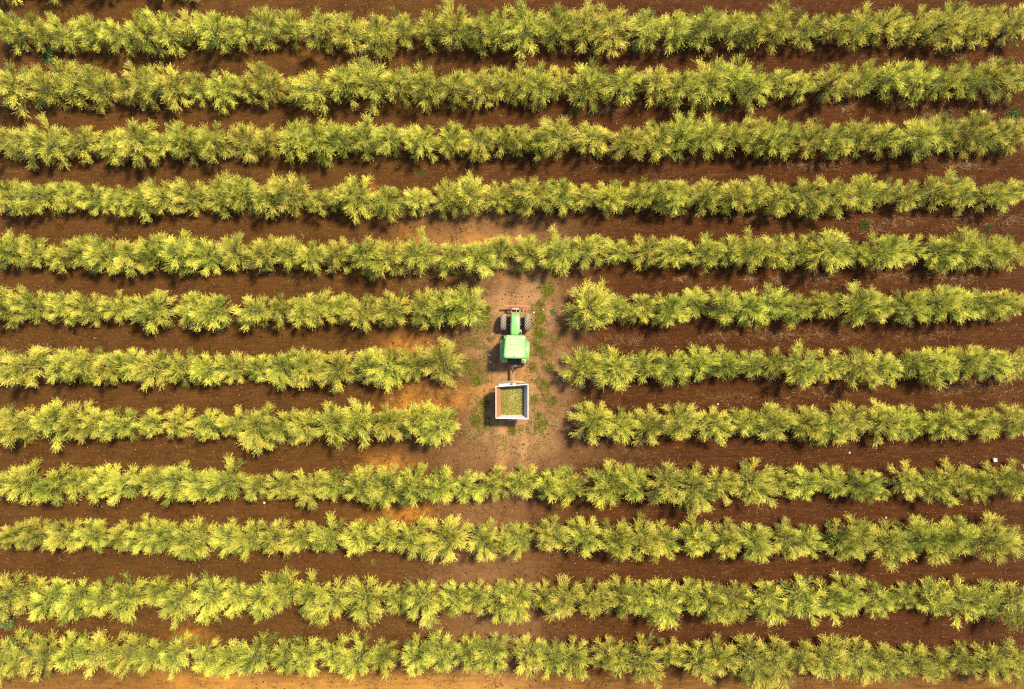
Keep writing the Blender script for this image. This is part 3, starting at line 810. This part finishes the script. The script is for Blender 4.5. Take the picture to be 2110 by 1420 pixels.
# olives as small 20-sided beans
ph = (1 + 5 ** .5) / 2
ico = unit(np.array([(-1, ph, 0), (1, ph, 0), (-1, -ph, 0), (1, -ph, 0), (0, -1, ph), (0, 1, ph), (0, -1, -ph), (0, 1, -ph), (ph, 0, -1), (ph, 0, 1), (-ph, 0, -1), (-ph, 0, 1)], float))
icf = np.array([(0,11,5),(0,5,1),(0,1,7),(0,7,10),(0,10,11),(1,5,9),(5,11,4),(11,10,2),(10,7,6),(7,1,8),(3,9,4),(3,4,2),(3,2,6),(3,6,8),(3,8,9),(4,9,5),(2,4,11),(6,2,10),(8,6,7),(9,8,1)])
n = 6200
ox = inner(rngo.uniform(.015, .985, n), 1.10); oy = -2.92 - 2.02 * rngo.random(n)
oz = heap_z(ox, oy) + rngo.uniform(-.012, .02, n)
dirs = unit(rngo.normal(size=(n, 3)))
bs = ico[None] * 0.019 * rngo.uniform(.85, 1.15, (n, 1, 1))
bs = bs + dirs[:, None] * (bs * dirs[:, None]).sum(-1, keepdims=True) * 0.45
ov = (bs + np.stack([ox, oy, oz], -1)[:, None]).reshape(-1, 3)
of_ = (icf[None] + (np.arange(n) * 12)[:, None, None]).reshape(-1, 3)
orr = np.repeat(rngo.random(n), 12)
m_olive, nt3, b3 = new_mat('olive_fruit')
a3 = nt3.nodes.new('ShaderNodeAttribute'); a3.attribute_name = 'r'
cr = nt3.nodes.new('ShaderNodeValToRGB')
cr.color_ramp.elements[0].color = (0.045, 0.047, 0.006, 1); cr.color_ramp.elements[1].color = (0.30, 0.25, 0.03, 1)
e = cr.color_ramp.elements.new(.5); e.color = (0.125, 0.12, 0.014, 1)
nt3.links.new(a3.outputs['Fac'], cr.inputs[0]); nt3.links.new(cr.outputs[0], b3.inputs['Base Color'])
b3.inputs['Roughness'].default_value = .35
hq = np.array(hf_); tri = np.concatenate([hq[:, [0, 1, 2]], hq[:, [0, 2, 3]]])
hvn = np.array(hv_)
heap = link('olive_heap', np_mesh('olive_heap', np.concatenate([hvn, ov]), np.concatenate([tri, of_ + len(hvn)]), [m_olive],
            {'r': np.concatenate([np.full(len(hvn), .1), orr])}, smooth_shade=True))
tag(heap, 'yellow-green picked olives heaped in the trailer box', kind='stuff')

# ------------------------------------------------------------------ weeds
def weed_mesh(seed, n, rad, h, wide=1.0, mat=M_weed):
    r = np.random.default_rng(seed)
    lob = r.normal(0, rad * .24, (max(3, int(n / 60)), 2)) * np.array([1.0, 1.0])
    c = lob[r.integers(0, len(lob), n)] + r.normal(0, rad * .30, (n, 2)).clip(-rad * .5, rad * .5)
    rr_ = np.linalg.norm(c, axis=1, keepdims=True); c = c * np.minimum(1, rad * .8 / np.maximum(rr_, 1e-6))
    base = np.stack([c[:, 0], c[:, 1], np.zeros(n)], -1)
    a = r.uniform(0, 6.28, n); el = r.uniform(.25, 1.2, n)
    d = np.stack([np.cos(a) * np.cos(el), np.sin(a) * np.cos(el), np.sin(el)], -1)
    ln = r.uniform(.5, 1.2, (n, 1)) * h
    wv = unit(np.cross(d, np.array([0, 0, 1.0]) + r.normal(0, .3, (n, 3)))) * h * .16 * wide
    v = np.stack([base - wv * .2, base + d * ln * .55 + wv, base + d * ln, base + d * ln * .55 - wv], 1).reshape(-1, 3)
    # creeping stems that carry the leaves
    k = 8; sa = np.arange(k) * 6.283 / k + r.uniform(-.3, .3, k); tip = np.stack([np.cos(sa), np.sin(sa), np.full(k, .05)], -1) * rad * r.uniform(.8, 1.0, (k, 1))
    sw = np.stack([-np.sin(sa), np.cos(sa), np.zeros(k)], -1) * .006
    v = np.concatenate([v, np.stack([-sw, sw, tip + sw * .4, tip - sw * .4], 1).reshape(-1, 3) + np.array([0, 0, .015])]); n += k
    f = np.arange(4 * n).reshape(-1, 4)
    return np_mesh('weed', v, f, [mat], {'r': np.repeat(r.random(n), 4), 't': np.tile([0, .4, .9, .4], n)})
WM = [weed_mesh(300 + i, 440, .46, .11) for i in range(5)]
WD = [weed_mesh(340 + i, 420, .50, .17, .8, M_weed_dark) for i in range(3)]
WEEDS = [
 (985, 783, 0, 1.3, 'green weed clump left of the tractor rear wheel'), (993, 835, 0, 1.5, 'large weed clump left of the trailer front'),
 (978, 868, 0, 1.2, 'weed clump left of the trailer rear corner'), (1006, 640, 0, 1.0, 'yellowish weed clump left of the tractor front bumper'),
 (1113, 655, 0, 1.5, 'yellow-green weed patch right of the tractor front wheel'), (1108, 690, 0, 1.3, 'weed patch right of the gap between front wheel and cab'),
 (1113, 715, 0, 1.2, 'weed patch right of the tractor cab roof'), (1100, 757, 0, .9, 'small weed clump right of the tail light'),
 (1129, 757, 0, 1.1, 'bright yellow-green weed clump beside a pipe end right of the hitch'), (1124, 798, 0, 1.4, 'weed patch right of the trailer front corner'),
 (1102, 820, 0, 1.0, 'weed clump close to the right side of the trailer'), (1139, 824, 0, .9, 'small round weed clump away from the trailer, to its right'),
 (1109, 857, 0, .8, 'small weed tuft right of the trailer rear corner'), (1118, 880, 0, 1.7, 'broad weed patch below and right of the trailer'),
 (1055, 888, 0, 1.1, 'yellowish weed patch right behind the trailer tailgate'), (1128, 600, 0, 1.5, 'weed patch above and right of the tractor bumper'),
 (1115, 625, 0, .8, 'small yellow-green weed tuft upper right of the tractor bumper'), (1160, 680, 0, .6, 'tiny weed tuft near the round olive tree'),
 (1150, 696, 0, .7, 'little weed tuft in cracked soil right of the cab'), (1010, 700, 0, .7, 'faint weed tuft left of the cab'),
 (1141, 641, 0, .8, 'weed tuft beside a pipe end right of the bumper'), (960, 760, 0, .9, 'weed patch at the left row end beside the cab'),
 (1187, 227, 1, 1.3, 'dark green weed below the second row, right of centre'), (1487, 222, 1, 1.4, 'dark green weed below the second row, far right of centre'),
 (2088, 236, 1, 1.6, 'dark green weed at the right photo edge above the third row'), (1783, 462, 1, 1.1, 'dark weed among straw below the fourth row'),
 (95, 112, 1, 1.9, 'dark green weed patch under the first row near the left edge'), (2037, 470, 1, .8, 'small dark weed above the fifth row near the right edge'),
 (2010, 1265, 1, .9, 'dark weed above the lowest row near the right edge'), (768, 1157, 0, .8, 'small green weed below the third row from the bottom'),
 (15, 1285, 1, 1.6, 'dark green weed at the left photo edge above the lowest row'), (868, 358, 1, .7, 'small dark weed above the fourth row, left of centre'),
]
for i, (x, y, dk, s, lab) in enumerate(WEEDS):
    p = P(x, y, .05)
    me = WD[i % 3] if dk else WM[i % 5]
    if dk: s *= .78
    o = link('weed_clump', me, None, (p.x, p.y, gz(p.x, p.y) - .01), (0, 0, i * 1.9))
    o.scale = (s, s, min(1.2, s))
    tag(o, lab, 'weed', 'weeds growing on the bare soil')
# thin ground cover round the machine
rw = np.random.default_rng(8)
cl = np.array([(1110, 600, 30, 28), (1112, 665, 18, 50), (1110, 740, 20, 50), (1115, 820, 26, 60), (1000, 640, 16, 40), (985, 790, 22, 70), (985, 870, 28, 40), (1060, 900, 40, 30), (975, 730, 26, 40), (1015, 560, 50, 26)])
n = 26000
ci = rw.integers(0, len(cl), n)
pts = cl[ci, :2] + rw.normal(size=(n, 2)) * cl[ci, 2:] * .75
X = (pts[:, 0] - W / 2) / S0; Y = (HT / 2 - pts[:, 1]) / S0
keep = fbm(X * 1.5, Y * 1.5, 66) > .47
X, Y = X[keep], Y[keep]; n = len(X)
def blades(X, Y, r, ln0, ln1, wid, el0, el1, mat, name, label):
    n = len(X); Z = ground_z(X, Y)
    a = r.uniform(0, 6.28, n); el = r.uniform(el0, el1, n)
    d = np.stack([np.cos(a) * np.cos(el), np.sin(a) * np.cos(el), np.sin(el)], -1)
    ln = r.uniform(ln0, ln1, (n, 1)); base = np.stack([X, Y, Z + .006], -1)
    wv = unit(np.cross(d, np.array([0, 0, 1.0]) + r.normal(0, .25, (n, 3)))) * wid
    bend = unit(r.normal(size=(n, 3)) * np.array([1, 1, .15])) * ln * .18
    v = np.stack([base - wv, base + wv, base + d * ln * .5 + bend + wv, base + d * ln * .5 + bend - wv, base + d * ln], 1).reshape(-1, 3)
    k = (np.arange(n) * 5)[:, None]
    f = np.concatenate([k + np.array([[0, 1, 2]]), k + np.array([[0, 2, 3]]), k + np.array([[3, 2, 4]])])
    o = link(name, np_mesh(name, v, f, [mat], {'r': np.repeat(r.random(n), 5), 't': np.tile([0, 0, .4, .4, .8], n)}))
    return tag(o, label, kind='stuff')
blades(X, Y, rw, .04, .13, .013, .2, 1.2, M_weed, 'ground_cover', 'thin low weeds scattered over the cracked soil round the tractor')

# dry straw lying in the aisles
STRAW = [(1850,455,60,10),(1790,470,40,12),(1980,450,40,14),(2080,455,40,14),(1690,575,30,8),(1850,569,50,9),(1955,571,45,9),(1990,575,30,8),(1640,690,60,12),(1720,690,50,12),
 (1400,440,20,6),(1390,213,30,6),(1510,222,16,8),(1745,222,16,6),(1850,212,30,7),(1925,238,40,8),(1960,336,26,9),(1995,342,30,7),(2000,793,60,9),(2060,812,40,14),(1360,962,50,12),(1230,948,30,10),
 (1330,935,40,12),(1572,1042,24,12),(1310,1068,12,5),(1190,105,26,5),(1360,100,40,6),(1940,110,30,6),(1600,575,18,6),(1545,575,14,8),(1405,572,16,6),(1950,805,50,8),(1480,690,40,10),(1580,688,50,10),
 (1240,226,30,6),(1680,340,60,6),(1540,450,40,6),(1700,810,80,10),(1500,820,80,10),(1300,700,60,14),(1900,690,60,10),(1250,1170,20,5),(600,575,20,8),(700,120,40,6),(300,1290,90,8),(120,1285,60,10),(700,1288,120,8),
 (900,1290,60,8),(840,575,50,9),(1010,560,40,18),(1000,470,50,10),(940,805,40,8),(870,828,30,10),(860,715,24,12)]
rs = np.random.default_rng(12); XS, YS = [], []
for (x, y, rx, ry) in STRAW:
    k = int(26 + rx * 1.6)
    XS.append((x + rs.normal(0, rx * .6, k) - W / 2) / S0); YS.append((HT / 2 - y - rs.normal(0, ry * .6, k)) / S0)
XS.append(rs.uniform(-37, 37, 2200)); YS.append(rs.uniform(-25, 25, 2200))
blades(np.concatenate(XS), np.concatenate(YS), rs, .15, .5, .0055, -.02, .16, M_straw, 'dry_straw', 'thin dry tan straw lying in loose wisps in the aisles')

# clods and pebbles
octv = np.array([(1, 0, 0), (-1, 0, 0), (0, 1, 0), (0, -1, 0), (0, 0, 1), (0, 0, -1)], float)
octf = np.array([(0, 2, 4), (2, 1, 4), (1, 3, 4), (3, 0, 4), (2, 0, 5), (1, 2, 5), (3, 1, 5), (0, 3, 5)])
def scatter(n, s0, s1, seed, mat, name, label, power=2.5):
    r = np.random.default_rng(seed)
    X = r.uniform(-37, 37, n); Y = r.uniform(-25.2, 25.2, n)
    keep = r.random(n) < .25 + .75 * smooth(.4, .62, fbm(X * .3, Y * .3, seed)); X, Y = X[keep], Y[keep]; n = len(X)
    s = s0 + (s1 - s0) * r.random(n) ** power
    v = octv[None] * s[:, None, None] * r.uniform(.55, 1.25, (n, 6, 1)) * np.array([1, 1, .7])
    a = r.uniform(0, 6.28, n); c, q = np.cos(a), np.sin(a)
    vx = v[..., 0] * c[:, None] - v[..., 1] * q[:, None]; vy = v[..., 0] * q[:, None] + v[..., 1] * c[:, None]
    v = np.stack([vx + X[:, None], vy + Y[:, None], v[..., 2] + (ground_z(X, Y) + s * .3)[:, None]], -1).reshape(-1, 3)
    f = (octf[None] + (np.arange(n) * 6)[:, None, None]).reshape(-1, 3)
    return tag(link(name, np_mesh(name, v, f, [mat])), label, kind='stuff')
M_clod = paint('soil_clod', (0.048, 0.02, 0.007), .95, var=.4, scale=3, spec=.1)
M_pebble = paint('pale_pebble', (0.42, 0.37, 0.31), .8, var=.25, scale=5)
scatter(26000, .012, .085, 3, M_clod, 'soil_clods', 'small crumbly clods of red-brown soil', 3)
scatter(4200, .010, .045, 4, M_pebble, 'pebbles', 'pale pebbles sprinkled over the soil', 3.5)

# single white stones near the machine
def stone(px, py, s, label):
    r = random.Random(px * 7 + py); mb = MB()
    rings = []
    for k, z in ((.55, 0), (1, .25), (.95, .5), (.6, .8), (.2, .92)):
        rings.append([Vector((math.cos(a * .785) * k * s * r.uniform(.85, 1.15), math.sin(a * .785) * k * s * r.uniform(.8, 1.1), z * s)) for a in range(8)])
    mb.loft(rings); p = P(px, py, 0)
    o = mb.build('white_stone', M_pebble, None, True, loc=(p.x, p.y, gz(p.x, p.y) - .01))
    tag(o, label, 'stone', 'loose white stones')
for a in ((1009, 732, .085, 'white stone left of the tractor tail light, upper of two'), (1010, 746, .07, 'white stone left of the tractor tail light, lower of two'),
          (1100, 644, .08, 'white stone right of the bumper, above the right front wheel'), (1119, 638, .06, 'small white stone between bumper end and weed tuft'),
          (295, 227, .11, 'white stone under the second row, left part of the photo'), (1750, 933, .08, 'white stone above the fourth row from the bottom, right part'),
          (545, 1036, .09, 'white stone below the fourth row from the bottom, left part'), (1826, 1067, .07, 'white stone above the third row from the bottom, right part'),
          (1479, 833, .07, 'white stone in the aisle right of the trailer')):
    stone(*a)

# grey drip pipe ends at the right row ends
M_pipe = paint('grey_pipe', (0.09, 0.11, 0.12), .5)
for (x0, y0, x1, y1, lab) in ((1136, 639, 1147, 643, 'grey drip pipe end in weeds right of the tractor bumper'), (1133, 764, 1151, 766, 'grey drip pipe end right of the drawbar'),
                              (1134, 876, 1160, 877, 'long grey drip pipe end right of the trailer tailgate')):
    a, c = P(x0, y0), P(x1, y1); a.z = gz(a.x, a.y) + .05; c.z = gz(c.x, c.y) + .04
    mb = MB(); mb.tube([a, (a + c) / 2 + Vector((0, .02, .03)), c], .022, 8); mb.tube([a + Vector((0, 0, -.06)), a + Vector((0, 0, .10))], .035, 8)
    tag(mb.build('drip_pipe', M_pipe, None, True), lab, 'pipe', 'drip pipe ends at the row ends')
# white crates near the right edge
for (x, y, w, h, lab) in ((2047, 947, .24, .20, 'small white box on the soil above the fourth row from the bottom'), (2021, 234, .20, .30, 'small white box half hidden behind the third row')):
    p = P(x, y); mb = MB()
    g = gz(p.x, p.y)
    mb.loft([rrect(-w / 2 * k, w / 2 * k, -w / 2 * k, w / 2 * k, .03, 3, z) for k, z in ((.92, 0), (1, h), (1.06, h + .005), (1.06, h + .03), (.94, h + .03), (.9, h - .01))])
    tag(mb.build('white_box', M_white, None, loc=(p.x, p.y, g), rot=(0, 0, .15)), lab, 'box', 'small white boxes')
# a twisted white strap
p = P(1732, 450); mb = MB()
mb.tube([P(1722, 447) + Vector((0, 0, .05)), P(1728, 451) + Vector((0, 0, .09)), P(1733, 449) + Vector((0, 0, .05)), P(1741, 450) + Vector((0, 0, .06))], [.012, .022, .02, .01], 6)
tag(mb.build('plastic_strap', M_white, None, True), 'twisted white plastic strap on the soil below the fourth row', 'strap')
print('TRIS', sum(len(m.loop_triangles) if m.loop_triangles else sum(len(p.vertices) - 2 for p in m.polygons) for m in bpy.data.meshes if m.users))
